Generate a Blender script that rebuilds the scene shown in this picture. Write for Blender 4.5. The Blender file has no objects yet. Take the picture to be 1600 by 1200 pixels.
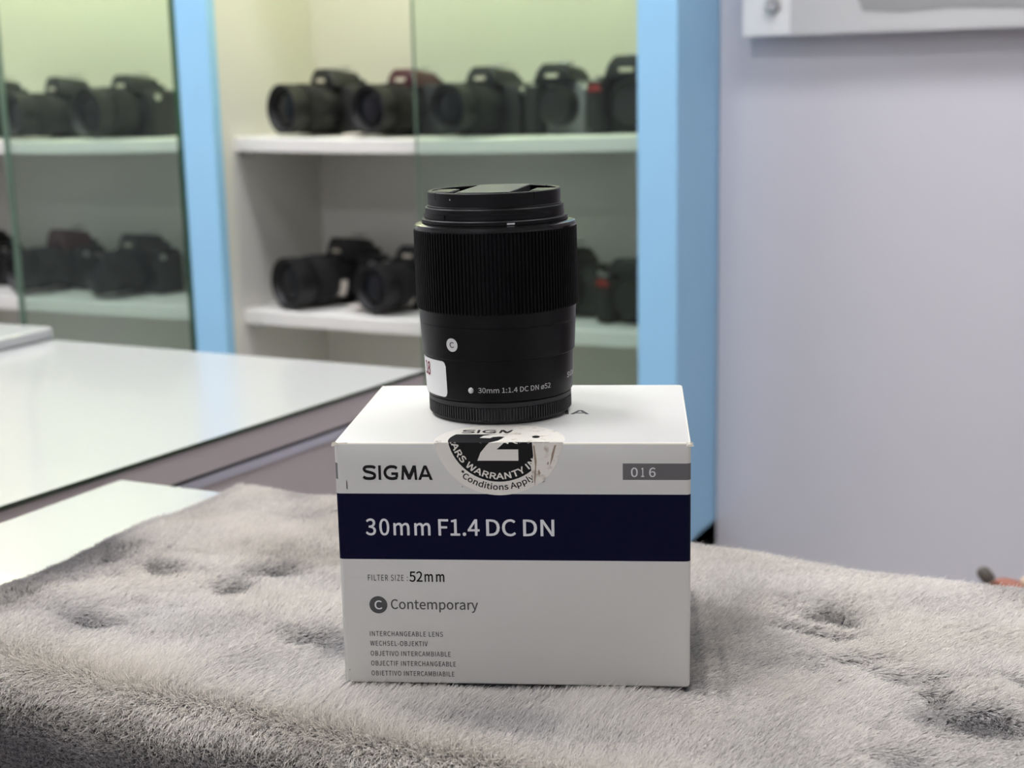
import bpy, bmesh, math, random, os
import numpy as np
from mathutils import Vector, Matrix
random.seed(7)
PI = math.pi
SC = bpy.context.scene
COL = SC.collection

# ------------------------------------------------------------------ helpers
def lin(c):
    def f(v):
        v /= 255.0
        return v / 12.92 if v <= 0.04045 else ((v + 0.055) / 1.055) ** 2.4
    return tuple(f(v) for v in c) + (1.0,)

def mat(name, rgb, rough=0.5, metal=0.0, coat=0.0, coat_rough=0.05, spec=0.5, emit=None, es=0.0, noise=None, bump=None, sheen=0.0):
    m = bpy.data.materials.new(name); m.use_nodes = True
    nt = m.node_tree; b = nt.nodes['Principled BSDF']
    b.inputs['Base Color'].default_value = lin(rgb)
    b.inputs['Roughness'].default_value = rough
    b.inputs['Metallic'].default_value = metal
    b.inputs['Coat Weight'].default_value = coat
    b.inputs['Coat Roughness'].default_value = coat_rough
    b.inputs['Specular IOR Level'].default_value = spec
    b.inputs['Sheen Weight'].default_value = sheen
    if emit:
        b.inputs['Emission Color'].default_value = lin(emit); b.inputs['Emission Strength'].default_value = es
    if noise or bump:
        tc = nt.nodes.new('ShaderNodeTexCoord')
    if noise:      # (scale, second colour, lo, hi)
        n = nt.nodes.new('ShaderNodeTexNoise'); n.inputs['Scale'].default_value = noise[0]; n.inputs['Detail'].default_value = 5
        nt.links.new(tc.outputs['Object'], n.inputs['Vector'])
        r = nt.nodes.new('ShaderNodeValToRGB')
        r.color_ramp.elements[0].position = noise[2]; r.color_ramp.elements[0].color = lin(rgb)
        r.color_ramp.elements[1].position = noise[3]; r.color_ramp.elements[1].color = lin(noise[1])
        nt.links.new(n.outputs['Fac'], r.inputs['Fac']); nt.links.new(r.outputs['Color'], b.inputs['Base Color'])
    if bump:       # (scale, strength, distance)
        n2 = nt.nodes.new('ShaderNodeTexNoise'); n2.inputs['Scale'].default_value = bump[0]; n2.inputs['Detail'].default_value = 3
        nt.links.new(tc.outputs['Object'], n2.inputs['Vector'])
        bp = nt.nodes.new('ShaderNodeBump'); bp.inputs['Strength'].default_value = bump[1]; bp.inputs['Distance'].default_value = bump[2]
        nt.links.new(n2.outputs['Fac'], bp.inputs['Height']); nt.links.new(bp.outputs['Normal'], b.inputs['Normal'])
    return m

def link(name, me, mats=None, parent=None, smooth=False, loc=None, rotz=None):
    o = bpy.data.objects.new(name, me); COL.objects.link(o)
    if mats is not None:
        for m in (mats if isinstance(mats, (list, tuple)) else [mats]): me.materials.append(m)
    if parent: o.parent = parent
    if loc is not None: o.location = loc
    if rotz is not None: o.rotation_euler.z = rotz
    if smooth and me.polygons:
        me.polygons.foreach_set('use_smooth', [True] * len(me.polygons))
        if smooth is not True: me.set_sharp_from_angle(angle=math.radians(smooth))
    return o

def obj(name, bm, mats, parent=None, smooth=False, loc=None, rotz=None):
    me = bpy.data.meshes.new(name)
    bmesh.ops.recalc_face_normals(bm, faces=bm.faces[:])
    bm.to_mesh(me); bm.free()
    return link(name, me, mats, parent, smooth, loc, rotz)

def thing(name, label, cat, loc=(0, 0, 0), rotz=0.0, group=None):
    o = bpy.data.objects.new(name, None); COL.objects.link(o)
    o.empty_display_size = 0.02
    o.location = loc; o.rotation_euler.z = rotz
    return tag(o, label, cat, group)

def tag(o, label, cat, group=None, kind=None):
    o['label'] = label; o['category'] = cat
    if group: o['group'] = group
    if kind: o['kind'] = kind
    return o

def struct(o):
    o['kind'] = 'structure'; return o

def box(bm, x0, x1, y0, y1, z0, z1, bev=0.0, seg=2, M=None, mi=0):
    r = bmesh.ops.create_cube(bm, size=1.0)
    vs = r['verts']
    for v in vs:
        v.co = Vector(((x0 + x1) / 2 + v.co.x * (x1 - x0), (y0 + y1) / 2 + v.co.y * (y1 - y0), (z0 + z1) / 2 + v.co.z * (z1 - z0)))
    fs = list({f for v in vs for f in v.link_faces})
    if bev:
        es = list({e for v in vs for e in v.link_edges})
        rr = bmesh.ops.bevel(bm, geom=es, offset=bev, segments=seg, profile=0.5, affect='EDGES')
        vs = list({v for f in rr['faces'] for v in f.verts} | {v for v in vs if v.is_valid})
        fs = list({f for v in vs for f in v.link_faces})
    for f in fs: f.material_index = mi
    if M is not None: bmesh.ops.transform(bm, matrix=M, verts=vs)
    return vs

def lathe(bm, prof, seg=64, M=None, cap0=True, cap1=True, a0=0.0, a1=2 * PI, mi=0):
    full = abs(a1 - a0 - 2 * PI) < 1e-6
    n = seg if full else seg + 1
    rings = []
    for r, z in prof:
        rings.append([bm.verts.new((r * math.cos(a0 + (a1 - a0) * i / seg), r * math.sin(a0 + (a1 - a0) * i / seg), z)) for i in range(n)])
    for a, b in zip(rings[:-1], rings[1:]):
        for i in range(n if full else n - 1):
            j = (i + 1) % n
            f = bm.faces.new((a[i], a[j], b[j], b[i])); f.material_index = mi
    if full and cap0 and prof[0][0] > 1e-6: bm.faces.new(rings[0][::-1]).material_index = mi
    if full and cap1 and prof[-1][0] > 1e-6: bm.faces.new(rings[-1]).material_index = mi
    vs = [v for rg in rings for v in rg]
    if not full:
        for k in (0, n - 1):
            loop = [rg[k] for rg in rings]
            if len(loop) > 2: bm.faces.new(loop)
    if M is not None: bmesh.ops.transform(bm, matrix=M, verts=vs)
    return vs

def prism(bm, pts, ext, bev=0.0, seg=2, M=None, mi=0):
    """polygon pts (3-D, planar) extruded by the vector ext"""
    a = [bm.verts.new(p) for p in pts]; e = Vector(ext)
    b = [bm.verts.new(Vector(p) + e) for p in pts]
    fs = [bm.faces.new(a), bm.faces.new(b[::-1])]
    n = len(a)
    for i in range(n):
        fs.append(bm.faces.new((a[i], b[i], b[(i + 1) % n], a[(i + 1) % n])))
    vs = a + b
    if bev:
        es = list({ed for f in fs for ed in f.edges})
        rr = bmesh.ops.bevel(bm, geom=es, offset=bev, segments=seg, profile=0.5, affect='EDGES')
        vs = list({v for f in rr['faces'] for v in f.verts} | {v for v in vs if v.is_valid})
    for f in {f for v in vs for f in v.link_faces}: f.material_index = mi
    if M is not None: bmesh.ops.transform(bm, matrix=M, verts=vs)
    return vs

# ------------------------------------------------------------------ lettering
FONT = None
try:
    FONT = bpy.data.fonts.load(os.path.join(bpy.utils.system_resource('DATAFILES'), 'fonts', 'Noto Sans CJK Regular.woff2'))
except Exception:
    FONT = None

def raw_text(s, bold=0.0, space=1.0, res=4):
    c = bpy.data.curves.new('lettering', 'FONT'); c.body = s
    if FONT: c.font = FONT
    c.space_character = space; c.resolution_u = res
    o = bpy.data.objects.new('lettering', c); COL.objects.link(o)
    dg = bpy.context.evaluated_depsgraph_get(); dg.update()
    me = bpy.data.meshes.new_from_object(o.evaluated_get(dg))
    bm = bmesh.new(); bm.from_mesh(me)
    bpy.data.objects.remove(o); bpy.data.curves.remove(c); bpy.data.meshes.remove(me)
    bmesh.ops.remove_doubles(bm, verts=bm.verts[:], dist=1e-6)
    return bm

_capcache = {}
def text_bm(s, x0, x1, y0, cap, bold=0.0, space=1.0, res=4):
    """lettering with its left at x0, right at x1, base line y0 and capitals of height cap, flat in XY"""
    k = round(bold, 4)
    if k not in _capcache:
        h = raw_text('H', 0); ys = [v.co.y for v in h.verts]; _capcache[k] = (min(ys), max(ys)); h.free()
    lo, hi = _capcache[k]
    bm = raw_text(s, 0, space, res)
    xs = [v.co.x for v in bm.verts]; a, b = min(xs), max(xs)
    sx = (x1 - x0) / (b - a); sy = cap / (hi - lo)
    for v in bm.verts:
        v.co = Vector((x0 + (v.co.x - a) * sx, y0 + (v.co.y - lo) * sy, 0))
    if bold > 0:                    # heavier strokes: thin layers of ink laid a little to every side
        out = bmesh.new(); r = bold * cap / .73
        for k in range(9):
            me = bpy.data.meshes.new('tmp'); bm.to_mesh(me)
            for v in me.vertices:
                if k < 8: v.co.x += r * math.cos(PI / 4 * k); v.co.y += r * math.sin(PI / 4 * k)
                v.co.z = .003 * k
            out.from_mesh(me); bpy.data.meshes.remove(me)
        bm.free(); bm = out
    return bm

def stroke(pts, hw, closed=False, smooth=0):
    """a flat line of even width along pts"""
    P = [Vector((x, y, 0)) for x, y in pts]
    if smooth:
        Q = []
        for i in range(len(P) - 1):
            a = P[max(i - 1, 0)]; b = P[i]; c = P[i + 1]; d = P[min(i + 2, len(P) - 1)]
            for k in range(smooth):
                t = k / smooth
                Q.append(.5 * ((2 * b) + (c - a) * t + (2 * a - 5 * b + 4 * c - d) * t * t + (3 * b - a - 3 * c + d) * t ** 3))
        P = Q + [P[-1]]
    bm = bmesh.new(); L = []
    for i, p in enumerate(P):
        d0 = (p - P[i - 1]).normalized() if i else (P[1] - p).normalized()
        d1 = (P[i + 1] - p).normalized() if i < len(P) - 1 else d0
        n0 = Vector((-d0.y, d0.x, 0)); n1 = Vector((-d1.y, d1.x, 0)); n = (n0 + n1).normalized()
        m = hw / max(n.dot(n0), .5)
        L.append((bm.verts.new(p + n * m), bm.verts.new(p - n * m)))
    for a, b in zip(L[:-1], L[1:]): bm.faces.new((a[0], a[1], b[1], b[0]))
    return bm

def logo_bm(x0, x1, y0, cap):
    """the maker's wide capitals, drawn stroke by stroke"""
    t = .104
    bm = bmesh.new()
    S = [(.95, .80), (.84, .885), (.66, .912), (.46, .912), (.24, .885), (.12, .74), (.24, .595), (.46, .535), (.70, .475), (.86, .395), (.90, .26), (.80, .125), (.60, .088), (.40, .088), (.20, .12), (.05, .215)]
    G = [(.98, .79), (.84, .885), (.66, .912), (.46, .90), (.24, .80), (.105, .61), (.10, .39), (.24, .19), (.46, .10), (.68, .088), (.86, .115), (.97, .165)]
    def put(src, dx):
        for v in src.verts: v.co.x += dx
        merge(bm, src)
    put(stroke(S, t, smooth=5), 0)
    put(rect2(-.02, .175, 0, 1), 1.20)
    put(stroke(G, t, smooth=5), 1.58)
    put(rect2(.862, 1.058, .165, .52), 1.58); put(rect2(.56, .862, .335, .52), 1.58)
    M1 = [(0, 0), (.19, 0), (.235, .56), (.50, .02), (.70, .02), (.965, .56), (1.01, 0), (1.20, 0), (1.11, 1), (.88, 1), (.60, .40), (.32, 1), (.09, 1)]
    put(poly2(M1), 2.86)
    A1_ = [(-.02, 0), (.20, 0), (.285, .20), (.365, .385), (.525, .78), (.60, 1), (.415, 1)]
    put(poly2(A1_), 4.13); put(poly2([(1.07, 0), (.635, 1), (.60, 1), (.525, .78), (.685, .385), (.765, .20), (.85, 0)]), 4.13)
    put(poly2([(.285, .20), (.765, .20), (.685, .385), (.365, .385)]), 4.13)
    W_ = 5.19; sx = (x1 - x0) / W_
    for v in bm.verts: v.co = Vector((x0 + v.co.x * sx, y0 + v.co.y * cap, 0))
    return bm

def merge(dst, src):
    me = bpy.data.meshes.new('tmp'); src.to_mesh(me); src.free(); dst.from_mesh(me); bpy.data.meshes.remove(me)

def set_mi(bm, mi):
    for f in bm.faces: f.material_index = mi
    return bm

def disc(r, cx=0, cy=0, n=48):
    bm = bmesh.new()
    bm.faces.new([bm.verts.new((cx + r * math.cos(2 * PI * i / n), cy + r * math.sin(2 * PI * i / n), 0)) for i in range(n)])
    return bm

def poly2(pts):
    bm = bmesh.new(); bm.faces.new([bm.verts.new((x, y, 0)) for x, y in pts])
    bm.normal_update(); bmesh.ops.triangulate(bm, faces=bm.faces[:])
    return bm

def rect2(x0, x1, y0, y1):
    return poly2([(x0, y0), (x1, y0), (x1, y1), (x0, y1)])

# ------------------------------------------------------------------ materials
M = {}
M['wall'] = mat('painted_wall', (220, 217, 222), 0.5, bump=(6, 0.05, 0.01))
M['floor'] = mat('floor_tile', (186, 185, 184), 0.25, noise=(3, (170, 169, 168), 0.3, 0.7))
M['ceil'] = mat('ceiling_white', (225, 225, 222), 0.8)
M['blue'] = mat('sky_blue_laminate', (158, 211, 245), 0.35)
M['white_lam'] = mat('white_laminate', (222, 220, 212), 0.45)
M['shelf'] = mat('shelf_white', (232, 230, 224), 0.35)
M['dark_plinth'] = mat('dark_plinth', (38, 37, 36), 0.6)
M['top_glass'] = mat('white_glass_top', (184, 185, 184), 0.22, spec=0.25, coat=0.3, coat_rough=0.03)
M['glass_edge'] = mat('green_glass_edge', (62, 74, 60), 0.25)
M['taupe'] = mat('taupe_laminate', (202, 192, 190), 0.45)
M['groove'] = mat('dark_groove', (60, 60, 58), 0.6)
M['alu'] = mat('brushed_aluminium', (222, 222, 232), 0.35, metal=0.55)
M['black'] = mat('lens_black', (3, 3, 3), 0.36, spec=.22)
M['rear_black'] = mat('rear_cap_black', (22, 22, 24), 0.5)
M['plate_black'] = mat('plate_black', (40, 41, 41), 0.5)
M['black_ring'] = mat('rubber_black', (5, 5, 6), 0.6, spec=0.15)
M['black_cap'] = mat('cap_black', (9, 9, 10), 0.45, spec=.25)
M['black_shiny'] = mat('bevel_black', (8, 8, 9), 0.2)
M['print_white'] = mat('white_print', (215, 215, 212), 0.5)
M['print_grey'] = mat('grey_print', (190, 190, 188), 0.5)
M['red_pen'] = mat('red_pen', (128, 18, 40), 0.6)
M['sticker'] = mat('white_sticker', (236, 236, 233), 0.45)
M['card'] = mat('white_card', (207, 206, 200), 0.55, bump=(90, 0.06, 0.001))
M['card_edge'] = mat('worn_card_edge', (238, 233, 218), 0.7)
M['navy'] = mat('navy_print', (2, 4, 37), 0.6, spec=.12)
M['grey_lab'] = mat('grey_label_print', (98, 97, 96), 0.5)
M['ink'] = mat('black_ink', (14, 14, 15), 0.55, spec=.25)
M['ink_grey'] = mat('grey_ink', (72, 72, 72), 0.55)
M['ink_soft'] = mat('soft_grey_ink', (78, 78, 80), 0.6, spec=.2)
M['txt_light'] = mat('light_print', (222, 222, 222), 0.5)
M['st_paper'] = mat('warranty_paper', (226, 222, 211), 0.5)
M['torn'] = mat('torn_paper', (226, 222, 210), 0.75, noise=(260, (176, 160, 140), 0.56, 0.72), bump=(500, 0.5, 0.0004))
M['stain'] = mat('paper_stain', (150, 132, 112), 0.8)
M['cam'] = mat('camera_black', (16, 16, 17), 0.55, bump=(900, 0.15, 0.0005))
M['cam_rub'] = mat('camera_rubber', (12, 12, 13), 0.7)
M['cam_grey'] = mat('camera_grey', (120, 120, 124), 0.45)
M['cam_wine'] = mat('camera_wine', (64, 26, 30), 0.5)
M['cam_red'] = mat('camera_red', (132, 30, 27), 0.45)
M['lens_glass'] = mat('front_element', (8, 10, 16), 0.25, spec=.3)
M['chrome'] = mat('chrome', (200, 200, 198), 0.3, metal=0.9)
M['badge'] = mat('pale_badge', (206, 198, 178), 0.5)
M['tagpaper'] = mat('tag_paper', (224, 216, 206), 0.6)
M['board'] = mat('white_acrylic', (240, 240, 237), 0.25, coat=0.5)
M['board_light'] = mat('pale_grey_reflection', (205, 205, 203), 0.25, coat=0.5)
M['board_grey'] = mat('mid_grey_reflection', (158, 158, 156), 0.25, coat=0.5)
M['led'] = mat('led_strip', (255, 255, 255), 0.5, emit=(248, 255, 200), es=11.0)
M['panel'] = mat('ceiling_diffuser', (255, 255, 255), 0.5, emit=(250, 250, 255), es=8.5)
M['skin'] = mat('skin_brown', (150, 92, 70), 0.5, noise=(40, (166, 104, 84), 0.4, 0.7))
M['nail'] = mat('nail_pale', (236, 205, 180), 0.35)
M['sleeve'] = mat('sleeve_grey', (74, 74, 80), 0.85)
M['trouser'] = mat('trouser_dark', (40, 42, 52), 0.9)
M['hair'] = mat('hair_black', (20, 17, 16), 0.6)
M['knob'] = mat('knob_grey', (92, 86, 78), 0.5)

def glass_mat():
    m = bpy.data.materials.new('clear_door_glass'); m.use_nodes = True
    nt = m.node_tree; nt.nodes.clear()
    out = nt.nodes.new('ShaderNodeOutputMaterial'); mix = nt.nodes.new('ShaderNodeMixShader')
    tr = nt.nodes.new('ShaderNodeBsdfTransparent'); gl = nt.nodes.new('ShaderNodeBsdfGlossy'); fr = nt.nodes.new('ShaderNodeLayerWeight')
    tr.inputs['Color'].default_value = (0.958, 0.986, 0.968, 1); gl.inputs['Roughness'].default_value = 0.02
    gl.inputs['Color'].default_value = (0.95, 1.0, 0.98, 1)
    fr.inputs['Blend'].default_value = 0.5
    pw = nt.nodes.new('ShaderNodeMath'); pw.operation = 'POWER'; pw.inputs[1].default_value = 5.0
    ma = nt.nodes.new('ShaderNodeMath'); ma.operation = 'MULTIPLY_ADD'; ma.inputs[1].default_value = 0.94; ma.inputs[2].default_value = 0.011
    nt.links.new(fr.outputs['Facing'], pw.inputs[0]); nt.links.new(pw.outputs[0], ma.inputs[0]); nt.links.new(ma.outputs[0], mix.inputs[0]); nt.links.new(tr.outputs[0], mix.inputs[1]); nt.links.new(gl.outputs[0], mix.inputs[2])
    nt.links.new(mix.outputs[0], out.inputs[0])
    return m
M['glass'] = glass_mat()
M['pane_cut'] = mat('pane_cut_pale', (128, 148, 134), 0.3)
M['pane_edge'] = mat('pane_edge_green', (50, 100, 77), 0.2)

def fur_mat():
    m = bpy.data.materials.new('plush_pile'); m.use_nodes = True
    nt = m.node_tree; b = nt.nodes['Principled BSDF']
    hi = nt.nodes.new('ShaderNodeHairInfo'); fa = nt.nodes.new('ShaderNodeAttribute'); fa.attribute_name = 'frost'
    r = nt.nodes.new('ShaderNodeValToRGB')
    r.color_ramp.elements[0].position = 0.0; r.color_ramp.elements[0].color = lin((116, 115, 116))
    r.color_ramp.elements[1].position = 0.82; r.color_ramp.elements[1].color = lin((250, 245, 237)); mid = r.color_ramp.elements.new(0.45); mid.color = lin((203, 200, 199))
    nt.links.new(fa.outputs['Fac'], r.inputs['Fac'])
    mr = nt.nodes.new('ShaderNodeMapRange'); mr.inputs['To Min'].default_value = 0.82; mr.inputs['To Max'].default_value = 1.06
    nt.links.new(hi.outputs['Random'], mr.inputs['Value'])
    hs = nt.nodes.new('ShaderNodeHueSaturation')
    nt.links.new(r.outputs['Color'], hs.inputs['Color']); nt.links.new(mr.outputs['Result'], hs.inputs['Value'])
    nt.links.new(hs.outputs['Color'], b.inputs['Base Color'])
    b.inputs['Roughness'].default_value = 0.6; b.inputs['Specular IOR Level'].default_value = 0.2
    return m
M['fur'] = fur_mat()
M['fur_base'] = mat('plush_backing', (138, 138, 141), 0.9)

# ------------------------------------------------------------------ the room
ZC = 1.15
def slab(name, x0, x1, y0, y1, z0, z1, m):
    bm = bmesh.new(); box(bm, x0, x1, y0, y1, z0, z1); return struct(obj(name, bm, m))
slab('floor', -3.2, 2.2, -2.6, 2.2, -0.1, 0.0, M['floor'])
slab('ceiling', -3.2, 2.2, -2.6, 2.2, 2.7, 2.8, M['ceil'])
slab('wall_back', -3.2, -0.625, 2.05, 2.2, 0, 2.7, M['wall'])
slab('wall_right_back', -0.617, 2.2, 1.918, 2.2, 0, 2.7, M['wall'])
slab('wall_left', -3.3, -3.2, -2.6, 2.2, 0, 2.7, M['wall'])
slab('wall_right', 2.2, 2.3, -2.6, 2.2, 0, 2.7, M['wall'])
slab('wall_front', -3.2, 2.2, -2.7, -2.6, 0, 2.7, M['wall'])

# ceiling lights
lamp_spots = [(-0.78, 0.22), (-.02, 1.22), (-1.75, 1.05), (-.3, -1.7)]
lamp_lab = ['square white ceiling panel lamp nearest above the box and lens', 'long white ceiling panel lamp above the right wall and person',
            'long white ceiling panel lamp in the far left of the ceiling', 'square white ceiling panel lamp at the back of the room behind the viewer']
lamp_size = [(.22, .22), (.42, .15), (.60, .18), (.32, .26)]
for (x, y), lb, (hx, hy) in zip(lamp_spots, lamp_lab, lamp_size):
    t = thing('ceiling_light', lb, 'ceiling light', (x, y, 2.7), 0, 'ceiling panel lamps')
    bm = bmesh.new()
    for a in ((-hx - .02, hx + .02, -hy - .02, -hy), (-hx - .02, hx + .02, hy, hy + .02), (-hx - .02, -hx, -hy, hy), (hx, hx + .02, -hy, hy)): box(bm, a[0], a[1], a[2], a[3], -.025, 0)
    obj('frame', bm, M['white_lam'], t)
    bm = bmesh.new(); box(bm, -hx, hx, -hy, hy, -.018, -.002); obj('diffuser', bm, M['panel'], t)

# ------------------------------------------------------------------ display cabinet
XL, XR, YF, YB = -2.166, -0.6185, 1.75, 2.03
cab = thing('display_cabinet', 'tall white display cabinet with sky blue posts and sliding glass doors', 'display cabinet', (0, 0, 0))
ZB, ZT = 0.505, 1.56
bm = bmesh.new(); box(bm, XL - .054, XR - .0, YB, YB + .015, ZB, ZT); obj('back_panel', bm, M['white_lam'], cab)
bm = bmesh.new(); box(bm, XL - .054, XR, YF, YB, ZT, ZT + .03); obj('top_panel', bm, M['white_lam'], cab)
bm = bmesh.new(); box(bm, XL - .054, XR, YF, YB, ZB, ZB + .02); obj('bottom_panel', bm, M['white_lam'], cab)
for k, (a, b) in enumerate(((-0.6735, XR), (-1.4185, -1.3587), (XL - .054, XL))):
    bm = bmesh.new(); box(bm, a, b, YF - .002, YF + .018, ZB + .02, ZT, .001); obj('post', bm, M['blue'], cab)
    bm = bmesh.new(); box(bm, a + .0005, b - .018 if k == 0 else b - .0005, YF + .018, YB, ZB + .02, ZT); o = obj('divider_panel', bm, M['white_lam'], cab)
bm = bmesh.new(); box(bm, XR - .018, XR, YF + .018, YB, ZB + .0, ZT); obj('side_panel', bm, M['blue'], cab)
bm = bmesh.new(); box(bm, XL - .05, XR - .012, YF + .03, YB, 0.0, ZB); obj('plinth', bm, M['dark_plinth'], cab)

def shelf(x0, x1, zt, sag, th=.021):
    bm = bmesh.new(); n = 24; rows = []
    for i in range(n + 1):
        f = i / n; x = x0 + (x1 - x0) * f
        dz = -sag * math.sin(PI * f)
        y0 = 1.797
        rows.append([bm.verts.new((x, y, z + dz)) for y, z in ((y0, zt - th), (y0, zt - .002), (y0 + .002, zt), (YB, zt), (YB, zt - th))])
    for a, b in zip(rows[:-1], rows[1:]):
        for k in range(5): bm.faces.new((a[k], a[(k + 1) % 5], b[(k + 1) % 5], b[k]))
    bm.faces.new(rows[0]); bm.faces.new(rows[-1][::-1])
    return obj('shelf', bm, M['shelf'], cab, smooth=30)
RB = (-1.3587, -0.6735); LB = (XL, -1.4185)
for (x0, x1) in (RB, LB):
    shelf(x0, x1, 1.0905, .004); shelf(x0, x1, 0.8215, .002, .022)
    for z in (1.0905, .8215):
        for xx, sg in ((x0 + .0005, 1), (x1 - .0005, -1)):
            bm = bmesh.new(); lathe(bm, [(.005, 0), (.005, .016)], 12, Matrix.Translation((xx, 1.82, z - .028)) @ Matrix.Rotation(sg * PI / 2, 4, 'Y'))
            obj('shelf_pin', bm, M['chrome'], cab)
    bm = bmesh.new(); box(bm, x0 + .04, x1 - .04, 1.80, 1.815, ZT - .012, ZT - .001); obj('light_strip', bm, M['led'], cab)
# sliding doors: solid panes with green cut edges
def pane(x0, x1, y0, th=.006):
    bm = bmesh.new(); box(bm, x0, x1, y0, y0 + th, ZB + .022, ZT - .002)
    bm.normal_update()
    for f in bm.faces: f.material_index = 0 if abs(f.normal.y) > .5 else (2 if f.normal.x < -.5 else 1)
    return obj('glass_door', bm, [M['glass'], M['pane_edge'], M['pane_cut']], cab)
pane(-1.0215, -0.6745, YF + .022); pane(-1.0285, -0.6745, YF + .036)
pane(-1.815, -1.4488, YF + .022, .010); pane(-1.822, -1.4535, YF + .036, .008)

# ------------------------------------------------------------------ the cameras on the shelves
def RX(a): return Matrix.Rotation(a, 4, 'X')
FWD = Matrix.Rotation(PI / 2, 4, 'X')          # local +Z of a lathe -> -Y

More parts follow.
